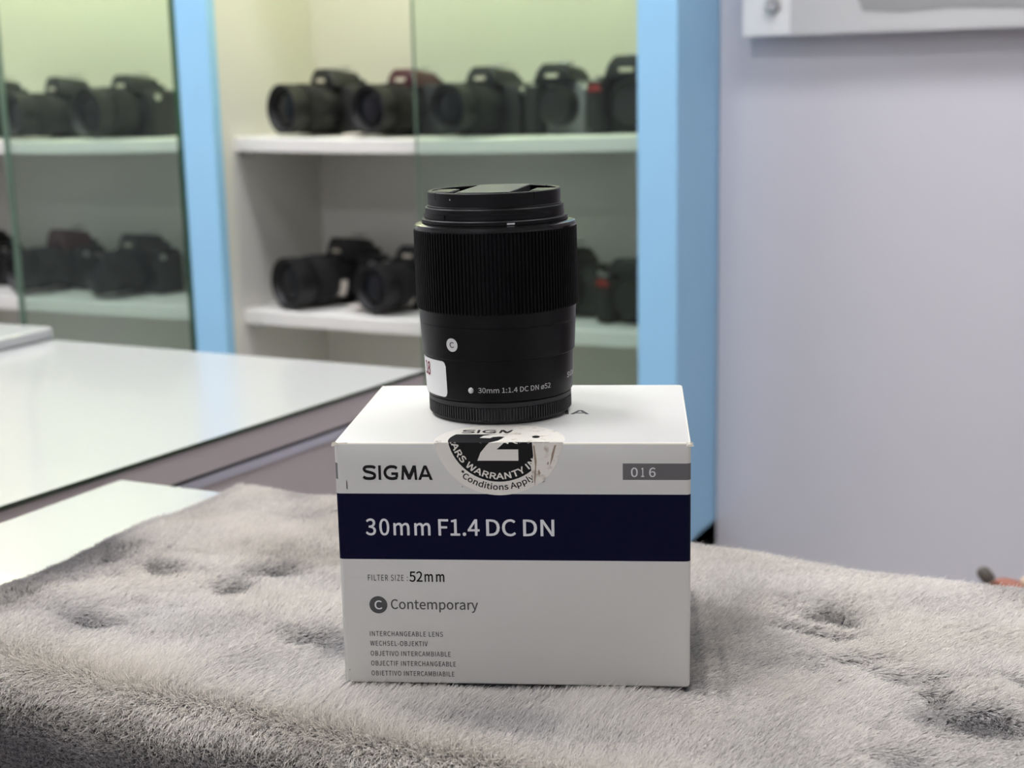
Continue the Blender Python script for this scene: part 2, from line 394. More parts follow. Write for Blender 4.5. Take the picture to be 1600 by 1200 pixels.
def make_camera(label, group, x, y, z, rot, lens=.095, lr=.037, w=.126, sc=1.0, body='cam', hump='cam', grip_red=False, badge='badge', lugs=True, droop=0.0, hump_h=.030, ring_mark=None):
    t = thing('dslr_camera', label, 'camera', (x, y, z), rot, group)
    t.scale = (sc, sc, sc)
    h = .076; d = .052; hw = w / 2
    # body: front outline in XZ, extruded in depth
    pts = [(-hw, 0, 0), (hw, 0, 0), (hw, 0, h - .012), (hw - .010, 0, h), (-hw + .006, 0, h), (-hw, 0, h - .010)]
    bm = bmesh.new()
    prism(bm, [(p[0], -d / 2, p[2]) for p in pts], (0, d, 0), .005, 2)
    box(bm, -.022, .022, d / 2 - .003, d / 2 + .008, .056, .084, .003)       # eyepiece
    obj('body', bm, M[body], t, smooth=40)
    bm = bmesh.new()
    prism(bm, [(-hw - .001, -d / 2 + .004, .002), (-hw + .030, -d / 2 + .004, .002), (-hw + .030, -d / 2 - .006, .002), (-hw + .022, -d / 2 - .022, .002), (-hw + .004, -d / 2 - .022, .002), (-hw - .002, -d / 2 - .010, .002)], (0, 0, h - .008), .005, 2)
    g = obj('grip', bm, M['cam_rub'], t, smooth=40)
    if grip_red:
        bm = bmesh.new(); prism(bm, [(-hw + .005, -d / 2 - .0225, h - .020), (-hw + .025, -d / 2 - .0225, h - .020), (-hw + .021, -d / 2 - .0225, h - .010), (-hw + .008, -d / 2 - .0225, h - .010)], (0, -.0025, 0))
        obj('red_accent', bm, M['cam_red'], g)
    # viewfinder hump
    bm = bmesh.new()
    pr = [(-.034, h - .004), (.034, h - .004), (.026, h + hump_h * .62), (.017, h + hump_h), (-.017, h + hump_h), (-.026, h + hump_h * .62)]
    vs = prism(bm, [(p[0], -d / 2 - .014, p[1]) for p in pr], (0, d + .008, 0), .004, 2)
    for v in vs:                                                        # slope down to the back
        f = (v.co.y + d / 2 + .014) / (d + .008)
        if v.co.z > h: v.co.z = h + (v.co.z - h) * (0.86 + 0.28 * math.sin(PI * min(max(f, 0), 1)) - .25 * f)
    hp = obj('viewfinder_hump', bm, M[hump], t, smooth=40)
    if badge:
        bm = bmesh.new(); box(bm, -.010, .010, -d / 2 - .0158, -d / 2 - .0135, h + .005, h + .0105, .0008); obj('badge', bm, M[badge], hp)
    bm = bmesh.new(); box(bm, -.010, .010, -.004, .014, h + hump_h * .86, h + hump_h * 1.0, .001); obj('hot_shoe', bm, M['chrome'], hp)
    bm = bmesh.new(); lathe(bm, [(.0, -.002), (.011, -.002), (.011, .006), (.0095, .008), (0, .008)], 20, Matrix.Translation((-hw + .030, .008, h))); obj('mode_dial', bm, M['cam_rub'], t, smooth=40)
    bm = bmesh.new(); lathe(bm, [(.0, -.003), (.006, -.003), (.006, .003), (0, .004)], 16, Matrix.Translation((-hw + .013, -d / 2 - .012, h - .007))); obj('shutter_button', bm, M['chrome'], t, smooth=40)
    if lugs:
        for s in (-1, 1):
            bm = bmesh.new(); lathe(bm, [(0, -.002), (.0055, -.002), (.0055, .003), (.003, .004), (0, .004)], 14, Matrix.Translation((s * (hw - .002), -d / 2 + .010, h - .012)) @ Matrix.Rotation(s * PI / 2, 4, 'Y')); obj('strap_lug', bm, M['chrome'], t, smooth=40)
    # lens, barrel along -Y
    zc = max(.042, lr + .0015)
    L = Matrix.Translation((.006, -d / 2 + .002, zc)) @ RX(droop) @ FWD
    bm = bmesh.new()
    if lens > .03:
        lathe(bm, [(0, 0), (.031, 0), (.031, .010), (lr * .90, .016), (lr * .90, lens * .30), (lr * .94, lens * .32), (lr * .94, lens * .72), (lr, lens * .76), (lr, lens), (lr - .003, lens), (lr * .78, lens - .010), (0, lens - .010)], 48, L)
    else:
        lathe(bm, [(0, 0), (.030, 0), (.030, lens * .6), (.026, lens), (.024, lens - .003), (0, lens - .004)], 48, L)
    lb = obj('lens_barrel', bm, M['cam'], t, smooth=35)
    if lens > .03:
        bm = bmesh.new(); n = 60; prof = []
        rr = []
        for zz in (lens * .40, lens * .66):
            rr.append([bm.verts.new((lambda a, r: (r * math.cos(a), r * math.sin(a), zz))(2 * PI * i / (2 * n), lr * (.975 if i % 2 else 1.0))) for i in range(2 * n)])
        for i in range(2 * n): bm.faces.new((rr[0][i], rr[0][(i + 1) % (2 * n)], rr[1][(i + 1) % (2 * n)], rr[1][i]))
        bm.faces.new(rr[0][::-1]); bm.faces.new(rr[1]); bmesh.ops.transform(bm, matrix=L, verts=bm.verts[:])
        obj('zoom_ring', bm, M['cam_rub'], lb)
        bm = bmesh.new(); lathe(bm, [(lr * .70, lens - .011), (lr * .66, lens - .0085), (lr * .4, lens - .0065), (0, lens - .006)], 40, L, cap0=False); obj('front_glass', bm, M['lens_glass'], lb, smooth=True)
        if ring_mark:
            bm = bmesh.new(); ze = ring_mark[3] if len(ring_mark) > 3 else lens - .004; rq = lr * (1 if ze > lens * .7 else .945); lathe(bm, [(rq, ze - ring_mark[2]), (rq + .0012, ze - ring_mark[2]), (rq + .0012, ze), (rq, ze)], 8, L, a0=ring_mark[0], a1=ring_mark[1]); obj('lens_tag', bm, M['tagpaper'], lb)
    return t

UZ, LZ = 1.0895, .8215
G1, G2, G3, G4 = 'cameras on the upper shelf beside the blue post', 'cameras on the lower shelf beside the blue post', 'cameras on the upper shelf behind the left glass', 'cameras on the lower shelf behind the left glass'
D = math.radians
make_camera('black camera at left end of the upper shelf, big dark lens facing out', G1, -1.240, 1.925, UZ, D(-20), lens=.098, lr=.0375, hump_h=.029)
make_camera('black camera with a reddish flash hump, cut by the sliding glass edge, upper shelf', G1, -1.100, 1.925, UZ - .002, D(-13), lens=.096, lr=.0365, hump='cam_wine', hump_h=.027, badge='badge')
make_camera('black camera with pale mark on its lens rim, third on the upper shelf', G1, -.964, 1.925, UZ - .003, D(-14), lens=.098, lr=.036, hump_h=.028, ring_mark=(D(185), D(215), .010))
make_camera('grey bodied camera with a black flash hump, upper shelf behind right glass', G1, -.847, 1.912, UZ - .002, D(-6), lens=.024, w=.092, body='cam_grey', badge='badge', hump_h=.028)
make_camera('tall black camera with red grip stripe against the right blue post, upper shelf', G1, -.737, 1.905, UZ, D(4), lens=.022, w=.112, sc=1.04, grip_red=True, badge='badge', hump_h=.030)
make_camera('black camera with long dark lens at left end of the lower shelf', G2, -1.238, 1.945, LZ, D(-22), lens=.120, lr=.040, hump_h=.032, ring_mark=(D(-42), D(0), .012, .040))
make_camera('black camera half hidden behind the tall lens, second on the lower shelf', G2, -1.100, 1.93, LZ - .002, D(-17), lens=.100, lr=.0365, hump_h=.026, ring_mark=(D(-62), D(-36), .013, .048))
make_camera('black camera just right of the tall lens, seen through glass, lower shelf', G2, -.843, 1.925, LZ, D(-12), lens=.03, lr=.033, w=.118, hump_h=.034, badge=None)
make_camera('black camera with small red stripe against the right blue post, lower shelf', G2, -.724, 1.885, LZ - .001, D(-8), lens=.022, w=.094, grip_red=True, badge=None, hump_h=.022)
make_camera('dark camera cut by the left picture edge, upper shelf', G3, -1.955, 1.925, UZ, D(-15), lens=.095, lr=.037)
make_camera('black camera with pale name plate, middle of the left upper shelf', G3, -1.795, 1.925, UZ - .002, D(-18), lens=.097, lr=.036, hump_h=.032)
make_camera('black camera nearest the left blue post on the upper shelf', G3, -1.640, 1.920, UZ - .002, D(-12), lens=.092, lr=.040, sc=1.03, hump_h=.028)
make_camera('black camera cut by the left picture edge, lower shelf', G4, -2.022, 1.925, LZ, D(-12), lens=.09, lr=.037)
make_camera('black camera with wine red tinted hump on the left lower shelf', G4, -1.825, 1.93, LZ, D(-16), lens=.1, lr=.037, hump='cam_wine', hump_h=.034, badge=None)
make_camera('black camera with pale name plate nearest the left blue post, lower shelf', G4, -1.655, 1.925, LZ, D(-13), lens=.09, lr=.036, w=.128, hump_h=.03)

# small paper tag, and a pale sheet standing in for light between cameras
for k, (x, y, z, lb) in enumerate(((-1.157, 1.835, UZ - .0015, 'small crumpled paper tag beside the first camera on the upper shelf'), (-1.172, 1.85, LZ - .001, 'small pale sheet standing in for light showing between the two cameras on the lower shelf'))):
    bm = bmesh.new(); n = 6
    vs = [[bm.verts.new((i * .007 - .02, j * .006 - .015, .0012 + .008 * abs(math.sin(i * 1.3 + j * 2.1)) * (1 if k else .6))) for j in range(n)] for i in range(n)]
    for i in range(n - 1):
        for j in range(n - 1): bm.faces.new((vs[i][j], vs[i + 1][j], vs[i + 1][j + 1], vs[i][j + 1]))
    o = obj('tag_and_light_patch', bm, M['tagpaper'], None, smooth=True, loc=(x, y, z))
    md = o.modifiers.new('thick', 'SOLIDIFY'); md.thickness = .0006
    tag(o, lb, 'paper tag', 'paper tags on the shelves')

# ------------------------------------------------------------------ board on the right wall
bd = thing('wall_board', 'white acrylic wall board with painted grey reflection and screw at its corner', 'wall board', (-.0655, 1.902, 1.2155))
bm = bmesh.new(); box(bm, -.51, .62, -.016, -.008, 0, .62, .001); obj('acrylic_sheet', bm, M['board'], bd)
def flat_y(name, pts, y, m, parent, th=.0006):
    bm = bmesh.new(); prism(bm, [(p[0], y, p[1]) for p in pts], (0, -th, 0)); return obj(name, bm, m, parent)
flat_y('reflection_area', [(-.445, .0), (.62, .0), (.62, .62), (-.445, .62)], -.0161, M['board_light'], bd)  # pale reflection on the glossy sheet, painted as a flat grey layer
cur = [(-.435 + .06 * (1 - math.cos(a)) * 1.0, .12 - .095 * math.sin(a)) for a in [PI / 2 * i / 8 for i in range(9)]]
flat_y('reflection_shape', [(-.41, .62)] + [(-.405 + .055 * f, .11 - .083 * f ** 1.6) for f in [i / 8 for i in range(9)]] + [(-.30, .0235), (-.24, .0265), (-.10, .020), (.62, .016), (.62, .62)], -.0168, M['board_grey'], bd)  # darker, curved part of the same reflection, also painted in flat grey
for sx, sz in ((-.468, .040), (.58, .040), (-.468, .58), (.58, .58)):
    bm = bmesh.new()
    lathe(bm, [(0, 0), (.0095, 0), (.0095, .016), (0, .016)], 20, Matrix.Translation((sx, .0155, sz)) @ FWD)
    lathe(bm, [(0, 0), (.0105, 0), (.0105, .005), (.008, .0075), (.003, .0078), (0, .006)], 24, Matrix.Translation((sx, -.0155, sz)) @ FWD)
    obj('standoff_screw', bm, M['chrome'], bd, smooth=35)

# ------------------------------------------------------------------ counters
ZT_C = ZC - .234
def quad_prism(bm, pts, z0, z1, mi_side=0, mi_top=0):
    vs = prism(bm, [(p[0], p[1], z0) for p in pts], (0, 0, z1 - z0))
    bm.normal_update()
    for f in bm.faces: f.material_index = mi_top if abs(f.normal.z) > .5 else mi_side
def inset(pts, d):
    cx = sum(p[0] for p in pts) / len(pts); cy = sum(p[1] for p in pts) / len(pts)
    return [(p[0] - math.copysign(d, p[0] - cx), p[1] - math.copysign(d, p[1] - cy)) for p in pts]
def counter(label, pts):
    t = thing('display_counter', label, 'counter', (sum(p[0] for p in pts) / 4, sum(p[1] for p in pts) / 4, 0), 0)
    q = [(p[0] - t.location.x, p[1] - t.location.y) for p in pts]
    bm = bmesh.new(); quad_prism(bm, q, ZT_C - .0035, ZT_C, 1, 0); obj('glass_top', bm, [M['top_glass'], M['glass_edge']], t)
    bm = bmesh.new(); quad_prism(bm, inset(q, .0012), ZT_C - .0235, ZT_C - .0035); obj('apron', bm, M['taupe'], t)
    bm = bmesh.new(); quad_prism(bm, inset(q, .004), ZT_C - .0265, ZT_C - .0235); obj('shadow_gap', bm, M['groove'], t)
    bm = bmesh.new(); quad_prism(bm, inset(q, .0006), ZT_C - .0325, ZT_C - .0265); obj('metal_trim', bm, M['alu'], t)
    bm = bmesh.new(); quad_prism(bm, inset(q, .002), .06, ZT_C - .0325); obj('carcass', bm, M['taupe'], t)
    bm = bmesh.new(); quad_prism(bm, inset(q, .03), .0, .06); obj('kickboard', bm, M['dark_plinth'], t)
    return t
counter('long white glass topped counter with grey sides in front of the camera cabinet', [(-1.75, .10), (-.664, .10), (-.5965, 1.039), (-1.75, 1.058)])
counter('white glass topped counter under the fluffy blanket', [(-.6055, -.0105 + .40), (.75, .390), (.75, .664), (-.6015, .6585)])

ws = bmesh.new(); box(ws, -1.62, -1.0305, .62, 1.0495, ZT_C + .0004, ZT_C + .0130, .0030, 3)
tag(obj('white_slab', ws, M['top_glass'], None, smooth=40), 'thin white slab with rounded edges lying on the far left of the long counter', 'slab')

# ------------------------------------------------------------------ plush blanket
rng = np.random.default_rng(11)
def vnoise(x, y, s, seed):
    r = np.random.default_rng(seed).random((256, 256))
    x = x / s + 37.3; y = y / s + 91.7
    xi = np.floor(x).astype(int); yi = np.floor(y).astype(int)
    fx = x - xi; fy = y - yi
    fx = fx * fx * (3 - 2 * fx); fy = fy * fy * (3 - 2 * fy)
    a = r[xi % 256, yi % 256]; b = r[(xi + 1) % 256, yi % 256]; c = r[xi % 256, (yi + 1) % 256]; d = r[(xi + 1) % 256, (yi + 1) % 256]
    return (a * (1 - fx) + b * fx) * (1 - fy) + (c * (1 - fx) + d * fx) * fy - .5

BX0, BX1 = -.505, .40          # left and right edges of the blanket
FOLD_Y, FOLD_R = .394, .017    # where it bends over the counter's front edge
ZBL = ZC - .2260               # height of the backing
DENTS = [(-0.443, 0.510, 0.014, 0.013), (-0.393, 0.492, 0.011, 0.010), (-0.428, 0.438, 0.017, 0.007),
         (-0.387, 0.523, 0.015, 0.009), (-0.134, 0.571, 0.013, 0.012), (-0.140, 0.549, 0.016, 0.006), (-0.097, 0.514, 0.014, 0.009),
         (-0.113, 0.524, 0.010, 0.005), (-0.078, 0.505, 0.009, 0.006), (-0.056, 0.487, 0.018, 0.013), (-0.051, 0.527, 0.009, 0.007),
         (-0.081, 0.449, 0.014, 0.010), (-0.505, 0.502, 0.030, 0.026), (-0.320, 0.463, 0.022, 0.010)]
BXO = np.array([-0.28505, 0.42596]); BYAW = 0.36840724
def dent(x, y):
    o = np.zeros_like(x)
    for cx, cy, a, b in DENTS:
        q = ((x - cx) / a) ** 2 + ((y - cy) / b) ** 2
        q = q * np.clip(1 + 2.2 * vnoise(x, y, .011, 51), .3, 2.5) + .8 * np.clip(vnoise(x, y, .006, 52), 0, 1)
        o = np.maximum(o, (.72 if cx < -.2 else .95) * np.exp(-q * 1.1))
    return o
ZONES = [(-.405, .447, .075, .024), (-.50, .50, .045, .050), (-.325, .462, .040, .018), (-.16, .520, .035, .018), (-.055, .487, .03, .02), (-.22, .42, .06, .012)]
def zone(x, y):
    o = np.zeros_like(x)
    for cx, cy, a, b in ZONES:
        q = ((x - cx) / a) ** 2 + ((y - cy) / b) ** 2
        o = np.maximum(o, np.exp(-q ** 2 * .9))
    return np.clip(o * (1 + 1.3 * vnoise(x, y, .02, 31)), 0, 1)
def yfar(x): return .652 - .012 * np.clip((x + .476) / .416, 0, 1.4)
def in_box(x, y, pad):
    dx = x - BXO[0]; dy = y - BXO[1]
    u = dx * math.cos(BYAW) + dy * math.sin(BYAW); v = -dx * math.sin(BYAW) + dy * math.cos(BYAW)
    return (u > -pad) & (u < .132 + pad) & (v > -pad) & (v < .1034 + pad)
def surf(x, s):
    """x across, s = distance from the far edge; returns the backing's position"""
    yf = yfar(x); y0 = yf - s
    flat = y0 >= FOLD_Y
    arc = np.clip((FOLD_Y - y0) / FOLD_R, 0, PI / 2)
    over = np.clip((FOLD_Y - y0) - FOLD_R * PI / 2, 0, None)
    y = np.where(flat, y0, FOLD_Y - FOLD_R * np.sin(arc))
    z = np.where(flat, ZBL, ZBL - FOLD_R * (1 - np.cos(arc)) - over)
    bx = np.where(in_box(x, y, .012), 0.0, 1.0)
    b = .0034 * vnoise(x, s, .10, 3) + .0018 * vnoise(x, s, .026, 4) - .0024 * dent(x, y)
    z = z + np.where(flat, b * bx, b * .4)
    y = y + np.where(flat, 0, .6 * b)
    # rounded rim at the far and left edges
    e = np.minimum(np.clip(s, 0, None), np.clip(x - BX0, 0, None))
    R = .010
    z = z - np.where(e < R, R - np.sqrt(np.clip(R * R - (R - e) ** 2, 0, None)), 0) * .55
    return np.stack([x, y, z], -1)
S_MAX = .652 - FOLD_Y + FOLD_R * PI / 2 + .30
nx, ns = 220, 150
gx = np.linspace(BX0, BX1, nx); gs = np.linspace(0, S_MAX, ns)
GX, GS = np.meshgrid(gx, gs, indexing='ij')
P = surf(GX, GS).reshape(-1, 3)
idx = np.arange(nx * ns).reshape(nx, ns)
F = np.stack([idx[:-1, :-1], idx[1:, :-1], idx[1:, 1:], idx[:-1, 1:]], -1).reshape(-1, 4)
me = bpy.data.meshes.new('backing'); me.from_pydata(P.tolist(), [], F.tolist()); me.update()
blanket = thing('plush_blanket', 'fluffy pale grey plush blanket spread over the near counter under the box', 'blanket', (0, 0, 0))
bk = link('backing', me, M['fur_base'], blanket, smooth=True)
sd = bk.modifiers.new('thick', 'SOLIDIFY'); sd.thickness = .003; sd.offset = 1

def make_fur(N):
    # more fibres where the cloth lies nearest
    SN = .652 - FOLD_Y + FOLD_R * PI / 2 + .075
    no = N // 5
    x = np.concatenate([np.minimum(rng.uniform(BX0, .085, N * 2), .085 + 0 * rng.random(N * 2)), rng.uniform(BX0, BX1, no * 2)]); s = np.concatenate([rng.uniform(0, SN, N * 2), rng.uniform(0, S_MAX - .004, no * 2)])
    far = np.concatenate([np.zeros(N * 2, bool), np.ones(no * 2, bool)])
    s = np.where(~far & (rng.random(len(x)) < .02), s * .02, s)
    x = np.where(~far & (rng.random(len(x)) < .01), BX0 + (x - BX0) * .015, x)
    keep = (rng.random(len(x)) < .5) & (~far | (x > .06 + .05 * rng.random(len(x))) | (s > SN - .02 * rng.random(len(x))))
    y = yfar(x) - s
    keep &= ~in_box(x, y, -.002)
    x = x[keep]; s = s[keep]; far = far[keep]; N = len(x)
    e = 1e-4
    p = surf(x, s); du = (surf(x + e, s) - p) / e; dv = (surf(x, s + e) - p) / e
    du /= np.maximum(1, np.linalg.norm(du, axis=1)[:, None]); dv /= np.maximum(1, np.linalg.norm(dv, axis=1)[:, None])
    n = np.cross(dv, du); n /= np.linalg.norm(n, axis=1)[:, None]
    y = yfar(x) - s
    dn = dent(p[:, 0], p[:, 1]); zn = zone(p[:, 0], p[:, 1])
    # lay of the pile
    ang = 2 * PI * (vnoise(x, s, .16, 21) * .45 + vnoise(x, s, .03, 22) * .22) - .5 + dn * 1.6
    lay = .80 + .45 * vnoise(x, s, .05, 23) + .35 * dn
    dir_t = du * np.cos(ang)[:, None] + dv * np.sin(ang)[:, None]
    fold = np.exp(-((s - (yfar(x) - FOLD_Y) - .005) / .018) ** 2)          # the pile falls over the bend and lies longer there
    dir_t = dir_t * (1 - .8 * fold)[:, None] + (dv * .9 + du * .25) * fold[:, None]; lay = lay + .2 * fold
    # tufts: neighbours lean to a common point
    cs = .0022
    cx = np.floor(x / cs); cy = np.floor(s / cs)
    h1 = np.modf(np.abs(np.sin(cx * 12.9898 + cy * 78.233) * 43758.5453))[0]; h2 = np.modf(np.abs(np.sin(cx * 39.346 + cy * 11.135) * 24634.6345))[0]
    tx = (cx + h1) * cs - x; ts = (cy + h2) * cs - s
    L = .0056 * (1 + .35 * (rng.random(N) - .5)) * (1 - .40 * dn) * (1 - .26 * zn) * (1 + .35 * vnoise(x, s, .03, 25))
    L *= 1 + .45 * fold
    L *= 1 - .45 * np.clip((s - (yfar(x) - FOLD_Y) - .010) / .020, 0, 1)  # hanging side: shorter, greyer pile puts its shade into the colour
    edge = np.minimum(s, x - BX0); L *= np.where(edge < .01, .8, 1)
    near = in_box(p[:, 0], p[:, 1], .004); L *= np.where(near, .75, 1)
    jit = rng.normal(0, .20, (N, 3))
    K = 4
    pts = np.empty((N, K, 3), np.float32)
    for k in range(K):
        f = k / (K - 1)
        q = p + n * (L * f * (1 - .32 * lay * f))[:, None] + (dir_t * lay[:, None] + jit) * (L * .85 * f ** 1.4)[:, None]
        q = q + (du * tx[:, None] + dv * ts[:, None]) * (.50 * f)
        pts[:, k] = q
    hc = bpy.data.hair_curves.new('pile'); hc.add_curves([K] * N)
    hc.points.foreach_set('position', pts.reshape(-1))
    at = hc.attributes.get('radius') or hc.attributes.new('radius', 'FLOAT', 'POINT')
    rad = (np.array([.00009, .000088, .000075, .00003], np.float32)[None, :] * np.where(far, 2.3, 1.0).astype(np.float32)[:, None]).reshape(-1)
    at.data.foreach_set('value', rad)
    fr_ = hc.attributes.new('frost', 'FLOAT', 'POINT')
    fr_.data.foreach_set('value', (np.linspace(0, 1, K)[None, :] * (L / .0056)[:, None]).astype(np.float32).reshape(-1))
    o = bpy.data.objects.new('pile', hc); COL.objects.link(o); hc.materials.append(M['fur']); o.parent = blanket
    o['kind'] = 'stuff'
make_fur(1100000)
try: SC.cycles_curves.shape = 'RIBBONS'
except Exception: pass

# ------------------------------------------------------------------ the carton
mm = .001
W, DP, H = 132.0, 103.4, 95.17
bxr = thing('lens_box', 'white cardboard lens box with navy band standing on the plush blanket', 'box', (BXO[0], BXO[1], ZC - .12624 - H * mm), BYAW)
def B3(u, y, z): return (u * mm, y * mm, z * mm)
def perim(r, ins):
    pts = []
    for cx, cy, a0 in ((r, r, PI), (W - r, r, 1.5 * PI), (W - r, DP - r, 0), (r, DP - r, PI / 2)):
        for k in range(5):
            a = a0 + k * PI / 8
            pts.append((cx + (r - ins) * math.cos(a), cy + (r - ins) * math.sin(a)))
        if cx == r and cy == r: pts.append((107.15, ins))
    return pts
bm = bmesh.new()
lev = [(0, .8), (.5, .15), (1.2, 0), (49.9, 0), (75.6, 0), (81.15, 0), (87.4, 0), (94.5, 0), (94.95, .18), (95.17, .6)]
rings = [[bm.verts.new(B3(x, y, z)) for x, y in perim(1.8, ins)] for z, ins in lev]
npt = len(rings[0])
for li, (a, b) in enumerate(zip(rings[:-1], rings[1:])):
    for i in range(npt):
        f = bm.faces.new((a[i], a[(i + 1) % npt], b[(i + 1) % npt], b[i]))
        z0 = lev[li][0]
        if z0 == 49.9: f.material_index = 1
        elif z0 == 81.15 and (5 <= i <= 9 or i >= npt - 1 or i <= 2): f.material_index = 2
        elif z0 >= 94.5: f.material_index = 3
bm.faces.new(rings[0][::-1]); bm.faces.new(rings[-1])
obj('carton', bm, [M['card'], M['navy'], M['grey_lab'], M['card_edge']], bxr, smooth=30)

def on_front(bm, e=.08):
    for v in bm.verts: v.co = Vector(B3(v.co.x, -e - v.co.z, v.co.y))
    return bm
def front_text(name, items, m, e=.08, **kw):
    bm = bmesh.new()
    for it in items: merge(bm, text_bm(*it[:5], **(it[5] if len(it) > 5 else kw)))
    return obj(name, on_front(bm, e), m, bxr)
obj('brand_lettering', on_front(logo_bm(10.5, 36.8, 80.95, 5.55)), M['ink'], bxr)
front_text('model_lettering', [('30mm', 10.9, 35.2, 59.5, 6.2, dict(bold=.014, space=1.06)), ('F1.4', 38.4, 53.7, 59.5, 6.2, dict(bold=.014)), ('DC', 56.4, 67.3, 59.5, 6.2, dict(bold=.014)), ('DN', 70.2, 81.6, 59.5, 6.2, dict(bold=.014))], M['txt_light'])
front_text('code_lettering', [('0', 110.2, 112.6, 82.35, 3.4, dict(bold=.008)), ('1', 113.9, 115.0, 82.35, 3.4, dict(bold=.008)), ('6', 116.8, 119.1, 82.35, 3.4, dict(bold=.008))], M['txt_light'])
front_text('filter_lettering', [('FILTER SIZE :', 10.8, 26.0, 41.45, 2.3, dict(bold=.008, space=1.1))], M['ink_grey'])
front_text('filter_size_lettering', [('52', 26.7, 31.6, 41.2, 3.9, dict(bold=.016)), ('mm', 32.5, 39.9, 41.2, 3.9, dict(bold=.016, space=1.1))], M['ink'])
front_text('series_lettering', [('Contemporary', 19.2, 52.4, 30.2, 3.75, dict(bold=.010))], M['ink_grey'])
bd2 = disc(3.45, 14.35, 31.75); sb = obj('series_badge', on_front(bd2, .08), M['ink_grey'], bxr)
obj('badge_letter', on_front(text_bm('C', 12.95, 15.75, 30.05, 3.35, bold=.012), .12), M['txt_light'], sb)
front_text('language_lettering', [(s, 10.6, x1, z, 1.9) for s, x1, z in (('INTERCHANGEABLE LENS', 38.7, 19.2), ('WECHSEL-OBJEKTIV', 32.7, 15.3), ('OBJETIVO INTERCAMBIABLE', 41.4, 11.2), ('OBJECTIF INTERCHANGEABLE', 43.3, 7.2), ('OBIETTIVO INTERCAMBIABILE', 42.6, 3.15))], M['ink_soft'], bold=.010, space=1.06)
# grey letter A of the lid print peeking out beside the lens
b4 = logo_bm(56.5, 93.5, 46.2, 7.4)
for v in b4.verts: v.co = Vector(B3(v.co.x, v.co.y, H + .06))
obj('lid_lettering', b4, M['ink_soft'], bxr)
# scuffs
b4 = bmesh.new()
for p in ([(4.2, 77.6), (4.55, 77.2), (4.5, 80.2), (4.25, 81.0)], [(3.0, 53.2), (3.25, 53.0), (3.2, 56.0)], [(47.6, 78.3), (48.0, 78.2), (47.9, 78.7)], [(1.9, 5.2), (2.4, 5.1), (2.3, 5.6)]): merge(b4, poly2(p))
obj('scuff_marks', on_front(b4, .09), M['ink'], bxr)
# crumpled corners and torn flecks along the lid's front fold
def crumple(bm, c, sz, n):
    for k in range(n):
        p = [Vector(c) + Vector((random.uniform(-1, 1) * sz[0], random.uniform(-1, .5) * sz[1], random.uniform(-1, 1) * sz[2])) for _ in range(4)]
        vs = [bm.verts.new(B3(*q)) for q in p]
        for t in ((0, 1, 2), (0, 3, 1), (1, 3, 2), (2, 3, 0)): bm.faces.new([vs[i] for i in t])
bm = bmesh.new()
crumple(bm, (.6, .2, 94.6), (1.6, .8, .9), 7); crumple(bm, (W - .4, .3, 94.7), (1.7, .9, .9), 7); crumple(bm, (2.5, 0.3, 95.0), (3, .5, .25), 4)
crumple(bm, (1.2, DP - 1, 95.2), (1.6, 1.2, .4), 4)
obj('torn_corner', bm, M['card_edge'], bxr)

# warranty sticker folded over the front edge: (u, v) with v < 0 on the front face, v > 0 on the lid
st_u, st_v = 61.6, 4.27
def fold(bm, e):
    bmesh.ops.triangulate(bm, faces=[f for f in bm.faces if len(f.verts) > 4])
    bmesh.ops.bisect_plane(bm, geom=bm.verts[:] + bm.edges[:] + bm.faces[:], plane_co=(0, 0, 0), plane_no=(0, 1, 0), dist=1e-5)
    for v in bm.verts:
        u, w = v.co.x, v.co.y; h = e + v.co.z
        v.co = Vector(B3(u, -h, H + w)) if w < -1e-4 else (Vector(B3(u, w, H + h)) if w > 1e-4 else Vector(B3(u, -h * .7, H + h * .7)))
    return bm
stk = obj('warranty_sticker', fold(disc(24.27, st_u, st_v, 72), .05), M['st_paper'], bxr)
bkd = disc(19.1, st_u, st_v, 64)
bmesh.ops.bisect_plane(bkd, geom=bkd.verts[:] + bkd.edges[:] + bkd.faces[:], plane_co=(0, 12.6, 0), plane_no=(0, 1, 0), clear_outer=True)
obj('black_disc', fold(bkd, .09), M['ink'], stk)
tw = poly2([(53.7, -6.77), (68.9, -6.77), (68.9, -2.5), (60.9, -2.5), (63.0, -.6), (66.3, 2.4), (68.2, 5.0), (68.6, 7.4), (67.6, 10.0), (65.2, 11.8), (61.4, 12.4), (57.6, 11.8), (55.0, 10.0), (53.9, 7.0), (57.9, 6.5), (58.8, 8.3), (61.2, 9.0), (63.4, 8.4), (64.3, 6.9), (63.6, 5.0), (61.0, 2.4), (57.2, -.9), (54.9, -3.7)])
obj('white_numeral', fold(tw, .13), M['st_paper'], stk)
def arc_text(s, ph0, ph1, rb, cap, bold):
    ln = rb * math.radians(ph1 - ph0)
    bm = text_bm(s, 0, ln, 0, cap, bold=bold, res=3)
    for v in bm.verts:
        ph = math.radians(ph0) + v.co.x / rb; r = rb - v.co.y
        v.co = Vector((st_u + r * math.sin(ph), st_v - r * math.cos(ph), v.co.z))
    return bm
obj('arc_lettering', fold(arc_text('ARS WARRANTY IN', -75, 50, 18.1, 2.3, .030), .13), M['st_paper'], stk)
tb = arc_text('*Conditions Apply', -43, 36.5, 22.2, 2.2, .022)
obj('conditions_lettering', fold(tb, .10), M['ink'], stk)
obj('maker_lettering', fold(logo_bm(46.1, 72.0, 14.4, 5.2), .10), M['ink'], stk)
front_t = [(74.0, 0), (74.4, -5.0), (73.4, -8.8), (73.9, -13.2), (74.5, -16.7), (77.2, -15.0), (80.5, -12.1), (83.0, -8.1), (85.2, 0)]
obj('torn_patch', fold(poly2(front_t), .17), M['torn'], stk)
